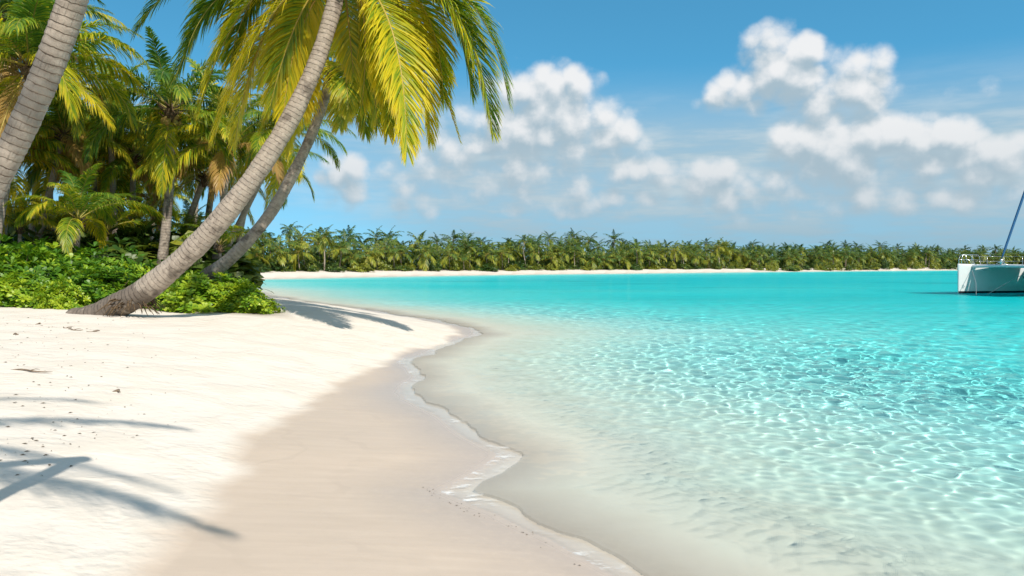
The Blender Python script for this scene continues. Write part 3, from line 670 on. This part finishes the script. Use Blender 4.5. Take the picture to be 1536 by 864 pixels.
def shrubs():
    S = {}
    def shrub(label, px, d, w, h, ry, kind, tone, group, rz=0.0, cat='shrub', name='shrub', mats=None):
        x = (px-CX)/F*d; z = ground_z(x, d)-.05
        if kind not in S:
            n, leaf, seed, per, mt = kind
            S[kind] = shrub_mesh(1.0, 1.0, 1.0, n, leaf, seed, per, mt)
        a, b = S[kind]
        o = link(name, a, None, (x, d, z)); o.scale = (w, ry, h*(.80 if px < 250 else .76)); o.rotation_euler[2] = rz; o.color = (tone, 0, 0, 1)
        tag(o, label, cat, group); link('stems', b, o); return o
    big = [(560, .215, s, 8, SHRUB) for s in (1, 2, 3)]
    G = 'beach shrubs along the top of the sand'
    shrub('tall leafy shrub against the left edge under the near palm', 12, 21.3, 1.25, 1.55, 1.0, big[0], .22, G)
    shrub('low bright shrub with big upright leaves at the left sand edge', 22, 19.9, .85, .80, .6, big[1], .50, G)
    shrub('small bright rosette shrub left of the fallen trunk foot', 96, 19.6, .50, .72, .45, big[2], .55, G)
    shrub('dense dark shrub behind the small bright one', 82, 21.4, 1.1, 1.25, .9, big[1], .15, G, 1.2)
    shrub('wide dark shrub filling the back left', 55, 23.6, 1.7, 1.62, 1.2, big[2], .12, G)
    shrub('deep green shrub just above the foot of the leaning trunk', 150, 20.6, .95, 1.05, .9, big[0], .08, G, 2.0)
    shrub('tall dark shrub under the young palm', 138, 23.2, 1.5, 1.45, 1.1, big[1], .14, G, .7)
    shrub('light green shrub peeping over the leaning trunk', 196, 21.4, .85, 1.12, .8, big[2], .45, G, 2.5)
    shrub('shaded shrub at the foot of the upright palm', 232, 24.0, 1.2, 1.10, 1.0, big[0], .16, G, 4.0)
    shrub('rounded shrub tucked under the leaning trunk', 262, 20.9, .70, .80, .6, big[1], .40, G, 3.0)
    shrub('wide sunlit shrub around the second trunk', 308, 21.2, 1.15, 1.05, .85, big[2], .52, G, 1.0)
    shrub('sunlit shrub sloping down to the sand point', 355, 21.2, .72, .78, .7, big[0], .58, G, 3.6)
    shrub('lowest shrub at the tip nearest the water', 388, 21.4, .46, .46, .5, big[1], .60, G, 5.0)
    shrub('back shrub beside the second trunk', 322, 23.2, 1.2, 1.0, .9, big[1], .36, G, 2.2)
    for k, (px, d) in enumerate([(-70, 21), (-130, 22), (-190, 20.5)]):
        shrub('shrub along the sand beyond the left edge', px, d, 1.3, 1.4, 1.0, big[k], .3, G, k)
    rr = random.Random(3)
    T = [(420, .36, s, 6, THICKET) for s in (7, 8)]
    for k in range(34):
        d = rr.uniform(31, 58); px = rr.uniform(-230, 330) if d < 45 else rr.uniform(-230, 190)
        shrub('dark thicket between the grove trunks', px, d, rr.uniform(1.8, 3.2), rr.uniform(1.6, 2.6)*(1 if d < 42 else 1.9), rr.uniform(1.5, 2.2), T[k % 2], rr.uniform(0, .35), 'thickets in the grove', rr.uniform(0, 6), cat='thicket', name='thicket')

# ---------------------------------------------------------------- the far shore
def far_shore():
    line = np.array([(-58, 96), (-38, 110), (-23, 134), (-6, 155), (19.5, 178), (58, 212), (82, 232), (156, 286), (200, 312), (300, 372), (430, 452)], float)
    L = np.r_[0, np.cumsum(np.linalg.norm(np.diff(line, axis=0), axis=1))]
    def on(s, off):
        i = int(np.clip(np.searchsorted(L, s)-1, 0, len(L)-2)); f = (s-L[i])/(L[i+1]-L[i])
        p = line[i]*(1-f)+line[i+1]*f; d = line[i+1]-line[i]; d /= np.linalg.norm(d)
        return p+vec(-d[1], d[0])*off
    crowns = []
    for v in range(7):
        g_rng = np.random.default_rng(300+v); g = Geo()
        for k in range(17):
            pit = (80, 62, 60, 45, 40, 35, 20, 15, 8, 0, -8, -20, -35, 50, 25, -50, -5)[k]
            cv = arc(pit+g_rng.normal(0, 6), 70+g_rng.normal(0, 10), 3.3*g_rng.uniform(.85, 1.1), 9)
            a = k*2.4+g_rng.normal(0, .2); c_, s_ = math.cos(a), math.sin(a)
            cv = np.stack([cv[:, 0]*c_, cv[:, 0]*s_, cv[:, 2]], 1)
            g0 = g.n; frond_geo(g, cv, 15, 1.0, .16, g_rng, sag=.5, segs=2, rach=.03)
            if pit < 5: g.a['tone'][-1] = g.a['tone'][-1]+.9; g.a['tone'][-2] = g.a['tone'][-2]+.9
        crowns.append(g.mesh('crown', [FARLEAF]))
    trunks = []
    for v in range(5):
        b = .5*(v-2)*.45
        g = Geo(); c = spline([(0, 0, -.3), (b*.8, 0, 2.5), (b*1.1, .1*v, 5.2), (b*.7, 0, 8)], 10); s = np.linspace(0, 8, 10)
        tube(g, c, np.interp(s, [0, .6, 8], [.24, .17, .11]), 7, along=s, around=.3); trunks.append((g.mesh('trunk', [BARK]), c[-1]))
    rr = random.Random(21)
    def put(p, h, lean, label, age):
        x, y = p; z = ground_z(x, y)
        root = empty('coconut_palm', (x, y, z)); tag(root, label, 'palm tree', 'palms along the far beach')
        tm, tip = trunks[rr.randrange(5)]; k = h/8.0
        rz = rr.uniform(0, 6.28)
        o = link('trunk', tm, root); o.scale = (k*1.1, k*1.1, k); o.rotation_euler[2] = rz
        c_, s_ = math.cos(rz), math.sin(rz)
        cr = link('crown', crowns[rr.randrange(7)], root, (k*1.1*(tip[0]*c_-tip[1]*s_), k*1.1*(tip[0]*s_+tip[1]*c_), tip[2]*k))
        cr.rotation_euler = (rr.gauss(0, .1), rr.gauss(0, .1), rr.uniform(0, 6.28)); q = rr.uniform(.78, 1.12); cr.scale = (q, q, q)
        cr.color = (age, 0, 0, 1)
        root.rotation_euler = (lean*.9, -lean*.3, 0)
    def label(s, off, h):
        zone = 'sunlit left stretch of the far beach' if s < 75 else ('middle of the far beach' if s < 190 else 'far right end of the bay')
        row = 'front-row palm leaning over the sand' if off < 13.5 else ('mid-height palm in the second row' if off < 20 else 'rear palm rising above the rest')
        return f'{row}, {zone}'
    tot = L[-2]
    s = 2.0
    while s < tot-60:
        off = rr.uniform(9.5, 13.4); put(on(s, off), rr.choice((2.6, 3.6, 4.6, 5.4))*rr.uniform(.85, 1.15), rr.gauss(.06, .13), label(s, off, 0), rr.uniform(.15, .48)*(1 if s < 190 else .6)); s += rr.uniform(2.2, 3.9)
    s = 0.0
    while s < tot-50:
        off = rr.uniform(14, 19); put(on(s, off), rr.uniform(3.8, 5.6), rr.gauss(.02, .09), label(s, off, 0), rr.uniform(.02, .32)*(1 if s < 190 else .5)); s += rr.uniform(2.8, 4.8)
    s = 0.0
    while s < tot-40:
        off = rr.uniform(21, 27); put(on(s, off), rr.uniform(5.4, 6.4) if rr.random() < .7 else rr.uniform(6.8, 7.8), rr.uniform(-.03, .05), label(s, off, 0), rr.uniform(-.05, .15)); s += rr.uniform(4.5, 7.5)
    # shrubs at the top of the far beach
    K = [shrub_mesh(1, 1, 1, 130, .34, sd, 6, THICKET) for sd in (51, 52, 53)]
    s = 1.0
    while s < tot-30:
        off = rr.uniform(8.6, 12.5) if s < 185 else rr.uniform(2.5, 8)
        p = on(s, off); o = link('shrub', K[rr.randrange(3)][0], None, (p[0], p[1], ground_z(*p)-.1)); w = rr.uniform(1.1, 2.4)
        o.scale = (w, w*.8, rr.uniform(.7, 2.0) if s < 185 else rr.uniform(1.2, 3.0)); o.rotation_euler[2] = rr.uniform(0, 6); o.color = (rr.choice((.1, .3, .5, .75)), 0, 0, 1)
        tag(o, 'low green shrub at the foot of the palms on the far beach' if s < 190 else 'rounded dark shrub down by the water at the far right end', 'shrub', 'shrubs along the far beach')
        s += rr.uniform(2.6, 5.0)
    # the closed wood behind them
    g = Geo(); g_rng = np.random.default_rng(8)
    s = -6.0
    while s < L[-1]-1:
        for off, hh in ((15, 2.6), (19, 3.8), (25, 4.9), (34, 5.5), (45, 5.8)):
            p = on(max(s, 0)+rr.uniform(-2, 2), off+rr.uniform(-2, 2)); h = hh*rr.uniform(.8, 1.12)*(1.0 if s < 190 else 1.08); w = rr.uniform(2.6, 4.2)
            n = 95; a = g_rng.uniform(0, 6.283, n); cz = g_rng.random(n)**.7; rd = np.sqrt(1-cz**2)
            lump = 1+.2*np.sin(a*3+s)+.15*np.sin(a*5+cz*7)
            c = np.stack([np.cos(a)*rd*w*lump+p[0], np.sin(a)*rd*w*lump+p[1], cz*h*lump*(1-.25*g_rng.random(n))+.5], 1)
            tone = g_rng.normal(0, .8, n)
            for k in range(4):
                d = unit(g_rng.normal(0, 1, (n, 3))+vec(0, 0, .5)); w_ = unit(np.cross(d, g_rng.normal(0, 1, (n, 3))))
                le = g_rng.uniform(.35, .7, n)[:, None]
                co = np.stack([c, c+d*le*.5-w_*le*.3, c+d*le*.5+w_*le*.3, c+d*le], 1)
                b = np.arange(n)[:, None]*4
                g.add(co.reshape(-1, 3), b+np.array([[0, 1, 3, 2]]), None, stem=0.0, along=.5, blade=0.0, tone=np.repeat(tone+g_rng.normal(0, .3, n), 4))
        s += 3.4
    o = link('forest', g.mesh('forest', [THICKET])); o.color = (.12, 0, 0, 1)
    tag(o, 'closed dark green wood behind the palms of the far beach', 'forest', kind='stuff')

# ---------------------------------------------------------------- catamaran
def catamaran():
    GEL = make_plain('gelcoat', (.60, .60, .585), .28, .04, 3, .5, bump=0)
    BOOT = make_plain('antifouling', (.012, .014, .02), .6, .3, 6)
    STEEL = make_plain('stainless_steel', (.70, .70, .70), .22, .1, 8, .5, metal=.9, bump=0)
    ALU = make_plain('painted_alloy', (.55, .57, .58), .4, .1, 8, bump=0)
    NET = make_plain('netting', (.10, .11, .12), .9, .3, 30)
    BLUE = make_plain('blue_canvas', (.012, .085, .20), .75, .35, 14)
    GLASS = make_plain('tinted_window', (.015, .02, .025), .08, .2, 2, .6, bump=0)
    GREY = make_plain('grey_trim', (.22, .24, .25), .6, .2, 6)
    root = empty('catamaran', (at(1437, 397, 56)[0]+.78, 53.52, 0.0))
    tag(root, 'white sailing catamaran anchored at the right edge, bow rails and blue furled headsail showing', 'boat')
    root.rotation_euler[2] = math.atan2(-.30, -.954)
    ST = [(0.0, .045, .035, .02, 2.02, -.05), (-.12, .11, .07, .04, 2.02, -.22), (-.8, .26, .17, .08, 2.0, -.34), (-2.2, .50, .36, .17, 1.96, -.45), (-4.5, .72, .58, .30, 1.9, -.52), (-7.5, .80, .68, .36, 1.84, -.50), (-10.2, .76, .62, .32, 1.6, -.34), (-11.6, .70, .52, .26, .75, -.1), (-12.1, .66, .46, .22, .42, .0)]
    def hull(y0, name_mat=None):
        g = Geo(); xs = np.array([s[0] for s in ST]); X = np.r_[0, -.06, -.12, np.linspace(-.3, -12.1, 40)]
        par = [np.interp(-X, -xs, [s[k] for s in ST]) for k in range(1, 6)]
        rows = []
        for i, x in enumerate(X):
            bd, bm, bw, zd, zk = [p[i] for p in par]
            half = [(0, zd+.05), (bd*.75, zd+.035), (bd*.96, zd), (bd, zd-.06), (bd*.97, zd-.20), (bd*.5+bm*.5, zd*.5+.10), (bm, .17), (bm*.98, .155), (bw+.3*(bm-bw), zk*.4), (bw*.5, zk*.85), (0, zk)]
            ring = half+[(-a, b) for a, b in half[-2:0:-1]]
            rows.append([(x, y0+a, b) for a, b in ring])
        m = len(rows[0]); n = len(rows)
        q = [(i*m+j, (i+1)*m+j, (i+1)*m+(j+1) % m, i*m+(j+1) % m) for i in range(n-1) for j in range(m)]
        co = np.array(rows).reshape(-1, 3)
        co = np.concatenate([co, co[:m].mean(0)[None], co[-m:].mean(0)[None]])
        t = [(n*m, j, (j+1) % m) for j in range(m)]+[(n*m+1, (n-1)*m+(j+1) % m, (n-1)*m+j) for j in range(m)]
        g.add(co, q, t)
        me = g.mesh('hull', [GEL, BOOT])
        for p in me.polygons:
            zc = [co[v][2] for v in p.vertices]
            p.material_index = 1 if max(zc) < .16 or sum(zc)/len(zc) < .14 else 0
        return link('hull', me, root)
    def part(name, g, m, parent=root, smooth=True): return link(name, g.mesh(name, [m], smooth), parent)
    def box(g, x0, x1, y0, y1, z0, z1, tap=0.0):
        v = [(x, y, z) for z in (z0, z1) for x, y in ((x0+tap*(z == z1), y0+tap*(z == z1)), (x1-tap*(z == z1), y0+tap*(z == z1)), (x1-tap*(z == z1), y1-tap*(z == z1)), (x0+tap*(z == z1), y1-tap*(z == z1)))]
        g.add(v, [(3, 2, 1, 0), (4, 5, 6, 7), (0, 1, 5, 4), (1, 2, 6, 5), (2, 3, 7, 6), (3, 0, 4, 7)])
    for y0 in (-2.6, 2.6):
        h = hull(y0)
        g = Geo()                                                   # rubbing strake under the deck edge
        xs = np.linspace(-1.2, -10, 24); bd = np.interp(-xs, [-s[0] for s in ST], [s[1] for s in ST]); zd = np.interp(-xs, [-s[0] for s in ST], [s[4] for s in ST])
        for sg in (-1, 1): tube(g, np.stack([xs, y0+sg*bd, zd-.09], 1), .022, 6)
        part('rubbing_strake', g, GREY, h)
        g = Geo(); inn = -1 if y0 > 0 else 1
        # bow rail: two uprights a side with a top and a middle rail
        for sg in (-1, 1):
            y = lambda x: y0+sg*np.interp(-x, [-s[0] for s in ST], [s[1] for s in ST])*.86
            tube(g, [(-.20, y(-.2), 2.0), (-.19, y(-.2), 2.34), (-.30, y(-.2)*1, 2.66), (-.62, y(-.6), 2.70), (-1.45, y(-1.4), 2.68), (-1.56, y(-1.5), 2.55), (-1.66, y(-1.7), 1.96)], .019, 6)
            tube(g, [(-.20, y(-.2), 2.36), (-.9, y(-.9), 2.36), (-1.62, y(-1.6), 2.34)], .013, 5)
            tube(g, [(-.62, y(-.6), 2.35), (-.86, y(-.9), 2.24), (-.92, y(-.95), 1.98)], .015, 5)
            tube(g, [(-.95, y(-1), 2.69), (-1.05, y(-1.1), 2.3), (-1.22, y(-1.2), 1.98)], .015, 5)
        tube(g, [(-.30, y0-.1, 2.66), (-.26, y0, 2.67), (-.30, y0+.1, 2.66)], .019, 6)
        part('bow_rail', g, STEEL, h)
        for xs_ in (-3.2, -4.9, -6.7, -8.4):
            o_ = -inn; bd_ = np.interp(-xs_, [-s[0] for s in ST], [s[1] for s in ST])*.88
            g = Geo(); tube(g, [(xs_, y0+o_*bd_, 1.85), (xs_, y0+o_*bd_, 2.62)], .014, 6); part('stanchion', g, STEEL, h)
        g = Geo()
        for z in (2.25, 2.60):
            px_ = [-1.6, -3.2, -4.9, -6.7, -8.4, -10]
            tube(g, [(x, y0-inn*np.interp(-x, [-s[0] for s in ST], [s[1] for s in ST])*.88, z) for x in px_], .006, 4)
            tube(g, [(x, y0+inn*np.interp(-x, [-s[0] for s in ST], [s[1] for s in ST])*.88, z-.02) for x in (-1.6, -3.0, -4.4)], .006, 4)
        part('lifeline', g, STEEL, h)
        g = Geo()                                                   # row of dark hull ports
        for k in range(4):
            x0 = -5.2-1.25*k; hb = np.interp(-x0-.3, [-q[0] for q in ST], [q[1]*.5+q[2]*.5 for q in ST])
            for sg in (-1, 1): box(g, x0-.7, x0, y0+sg*(hb+.02)-.03, y0+sg*(hb+.02)+.03, 1.02, 1.22, .01)
        part('hull_window', g, GLASS, h, False)
        g = Geo(); box(g, -2.6, -2.1, y0-.22, y0+.22, 2.0, 2.05, .02); part('deck_hatch', g, GLASS, h, False)
        g = Geo(); tube(g, [(-1.15, y0+inn*.22, 2.0), (-1.15, y0+inn*.22, 2.10)], .02, 6); tube(g, [(-1.03, y0+inn*.22, 2.11), (-1.27, y0+inn*.22, 2.11)], .018, 6); part('cleat', g, STEEL, h)
        g = Geo(); tube(g, [(-.30, y0+inn*.13, .62), (-.30, y0+inn*.13, .60), (-.36, y0+inn*.2, .44), (-.30, y0+inn*.13, .42)], .02, 5); tube(g, [(-.62, y0+inn*.20, .44), (-.66, y0+inn*.21, .58), (-.60, y0+inn*.20, .60)], .018, 5); part('bow_eye', g, STEEL, h)
    g = Geo(); tube(g, [(-1.0, y, 1.86+.06*(1-(y/2.6)**2)) for y in np.linspace(-2.42, 2.42, 16)], .105, 12); cb = part('crossbeam', g, ALU)
    g = Geo(); tube(g, [(-.95, -.55, 1.95), (-.85, 0, 2.22), (-.95, .55, 1.95)], .02, 6); tube(g, [(-1.0, 0, 1.95), (-.85, 0, 2.22)], .025, 6); part('dolphin_striker', g, STEEL, cb)
    g = Geo(); box(g, -4.9, -1.12, -2.05, 2.05, 1.84, 1.855); part('trampoline', g, NET, root, False)
    # bridge deck with its curved front, cabin above
    g = Geo(); n = 14
    rows = []
    for k in range(n):
        u = k/(n-1); y = -2.25+4.5*u
        f = -4.8-.9*abs(2*u-1)**2.5; zc = .80+.55*abs(2*u-1)**3
        rows.append([(f-.5, y, zc), (f, y, zc+.45), (f+.05, y, 1.72), (f-.25, y, 1.86), (-10.4, y, 1.78), (-10.6, y, 1.1), (-10.4, y, zc+.05)])
    m = 7; q = [(i*m+j, i*m+(j+1) % m, (i+1)*m+(j+1) % m, (i+1)*m+j) for i in range(n-1) for j in range(m)]
    g.add(np.array(rows).reshape(-1, 3), q); part('bridge_deck', g, GEL)
    g = Geo(); n = 18; rows = []
    for lvl, (xf, xb, hy, z) in enumerate([(-5.1, -9.6, 2.1, 1.86), (-5.4, -9.6, 2.0, 2.15), (-6.1, -9.6, 1.85, 2.70), (-6.4, -9.7, 1.7, 2.92), (-6.9, -9.7, 1.0, 3.02)]):
        th = np.linspace(-math.pi/2, math.pi/2, n)
        ring = [(xb, -hy, z)]+[(xf-(1-math.cos(a)**.8)*1.6 if abs(a) < 1.57 else xf-1.6, hy*math.sin(a), z) for a in th]+[(xb, hy, z)]
        rows.append(ring)
    m = n+2; q = [(i*m+j, i*m+(j+1) % m, (i+1)*m+(j+1) % m, (i+1)*m+j) for i in range(4) for j in range(m)]
    g.add(np.array(rows).reshape(-1, 3), q); co = np.array(rows[-1]); g.add(np.concatenate([co, co.mean(0)[None]]), None, [(j, (j+1) % m, m) for j in range(m)])
    cab = part('cabin', g, GEL)
    g = Geo(); w = []
    for r0, z0, f in ((1, 0, .12), (2, 0, .0)):
        a = np.array(rows[1]); b = np.array(rows[2]); w.append(a*(1-(.1 if r0 == 1 else .9))+b*(.1 if r0 == 1 else .9))
    cen = vec(-8, 0, 0); w = [p+unit((p-cen)*vec(1, 1, 0))*.012 for p in w]
    for j in range(1, m-2):
        if j % 3 == 0: continue
        g.add([w[0][j], w[0][j+1], w[1][j+1], w[1][j]], [(0, 1, 2, 3)])
    part('window', g, GLASS, cab, False)
    g = Geo(); s = np.linspace(0, 1, 12); tube(g, np.stack([-6.6-.35*s, 0*s, 2.9+13.0*s], 1), .105-.03*s, 12); ms = part('mast', g, ALU)
    for zz in (6.8, 11.0):
        g = Geo(); tube(g, [(-6.7, -1.1, zz+.1), (-6.68, 0, zz), (-6.7, 1.1, zz+.1)], .03, 6); part('spreader', g, ALU, ms)
    g = Geo(); tube(g, [(-6.8, 0, 4.1), (-11.8, 0, 4.3)], .09, 10); bo = part('boom', g, ALU)
    g = Geo(); tube(g, [(-6.9, 0, 4.35), (-7.6, 0, 4.55), (-9.5, 0, 4.5), (-11.6, 0, 4.45)], [.16, .24, .20, .10], 12); part('sail_cover', g, BLUE, bo)
    a, b = vec(-.95, 0, 2.35), vec(-6.9, 0, 15.6)
    g = Geo(); s = np.linspace(0, 1, 40)[:, None]; tube(g, a*(1-s)+b*s, np.interp(s[:, 0], [0, .02, .05, .5, .93, 1], [.03, .05, .075, .085, .05, .015]), 10); hs = part('furled_headsail', g, BLUE)
    g = Geo(); tube(g, [(-.94, 0, 2.02), (-.94, 0, 2.12), (-.95, 0, 2.25), (-.96, 0, 2.36)], [.05, .11, .06, .11], 12); part('furler_drum', g, STEEL, hs)
    for y0 in (-3.2, 3.2):
        g = Geo(); tube(g, [(-7.6, y0, 1.9), (-6.95, 0, 15.2)], .008, 4); part('shroud', g, STEEL, ms)
    g = Geo()
    for k, (x0, y0) in enumerate([(-1.0, -2.5), (-1.0, 2.5)]): tube(g, [(x0, y0, 1.9), (-1.0, y0*.3, 1.3), (-.6, 0, .5), (-.4, 0, -.3)] if False else [(x0, y0*.97, 1.80), (0, y0*.45, .75), (1.2, 0, -.4)], .018, 5)
    part('anchor_bridle', g, GREY)
    return root

# ---------------------------------------------------------------- litter on the sand
def litter():
    TW = make_plain('drift_wood', (.22, .16, .11), .9, .5, 20); DRY_ = make_plain('dry_leaf', (.17, .12, .07), .85, .5, 20)
    rr = random.Random(12)
    for k, (px, py, L, a) in enumerate([(44, 556, .62, -.12), (112, 495, .30, -.1), (100, 492, .22, -.3), (140, 497, .26, .05), (58, 482, .10, .3), (176, 582, .12, -.2), (24, 501, .08, .4)]):
        d = F*(H-.9)/(py-HY); x = (px-CX)/F*d
        for _ in range(4): d = F*(H-ground_z(x, d))/(py-HY); x = (px-CX)/F*d
        z = ground_z(x, d); g = Geo()
        pts = [(L*(u-.5), .03*math.sin(u*7+k), .012+.012*math.sin(u*5+k)) for u in np.linspace(0, 1, 8)]
        tube(g, pts, np.array([.004, .009, .011, .010, .012, .009, .007, .003])*(1 if L > .2 else 1.4), 6)
        if L > .2: tube(g, [(0, .0, .015), (.05, .05, .03), (.08, .09, .02)], [.006, .005, .002], 5)
        o = link('twig', g.mesh('twig', [TW]), None, (x, d, z)); o.rotation_euler[2] = a
        tag(o, ['long dry twig lying on the open sand at the left', 'thin bent twig below the bush', 'short twig beside the thin bent one', 'twig pointing at the trunk foot', 'tiny stick close under the left bush', 'tiny dark stick out on the clean sand', 'tiny stick by the left edge of the sand'][k], 'twig', 'twigs on the sand')
    g = Geo()
    for k in range(260):
        px = rr.uniform(-60, 300)*(.35+.65*rr.random()); py = 470+130*rr.random()**1.5
        d = F*(H-.95)/(py-HY); x = (px-CX)/F*d
        if x > -3.6: continue
        z = ground_z(x, d); s = rr.uniform(.008, .032); a = rr.uniform(0, 6.28)
        c_, s_ = math.cos(a)*s, math.sin(a)*s
        e = rr.uniform(.2, .5)
        g.add([(x-c_, d-s_, z+.004), (x-s_*e, d+c_*e, z+.010), (x+c_, d+s_, z+.005), (x+s_*e, d-c_*e, z+.012)], [(0, 1, 2, 3)])
    for k in range(60):                                            # crumbs of wrack along the swash marks
        i = rr.randrange(len(WRACK)-1); f = rr.random(); px = WRACK[i][0]*(1-f)+WRACK[i+1][0]*f+rr.gauss(0, 9); py = WRACK[i][1]*(1-f)+WRACK[i+1][1]*f+rr.gauss(0, 1.5)
        d = F*(H-.03)/(py-HY); x = (px-CX)/F*d; z = ground_z(x, d); s = rr.uniform(.004, .012); a = rr.uniform(0, 6.28); c_, s_ = math.cos(a)*s, math.sin(a)*s
        g.add([(x-c_, d-s_, z+.003), (x-s_*.4, d+c_*.4, z+.006), (x+c_, d+s_, z+.003), (x+s_*.4, d-c_*.4, z+.006)], [(0, 1, 2, 3)])
    o = link('litter', g.mesh('litter', [DRY_], False)); tag(o, 'scattered crumbs of dry leaf and shell on the sand', 'litter', kind='stuff')
WRACK = [(640, 728), (660, 742), (700, 760), (760, 782), (830, 812), (880, 845)]

make_sand(); make_water(); make_sky(); make_sun(); make_camera(); settings()
leaning_palms(); grove(); shrubs(); far_shore(); catamaran(); litter()
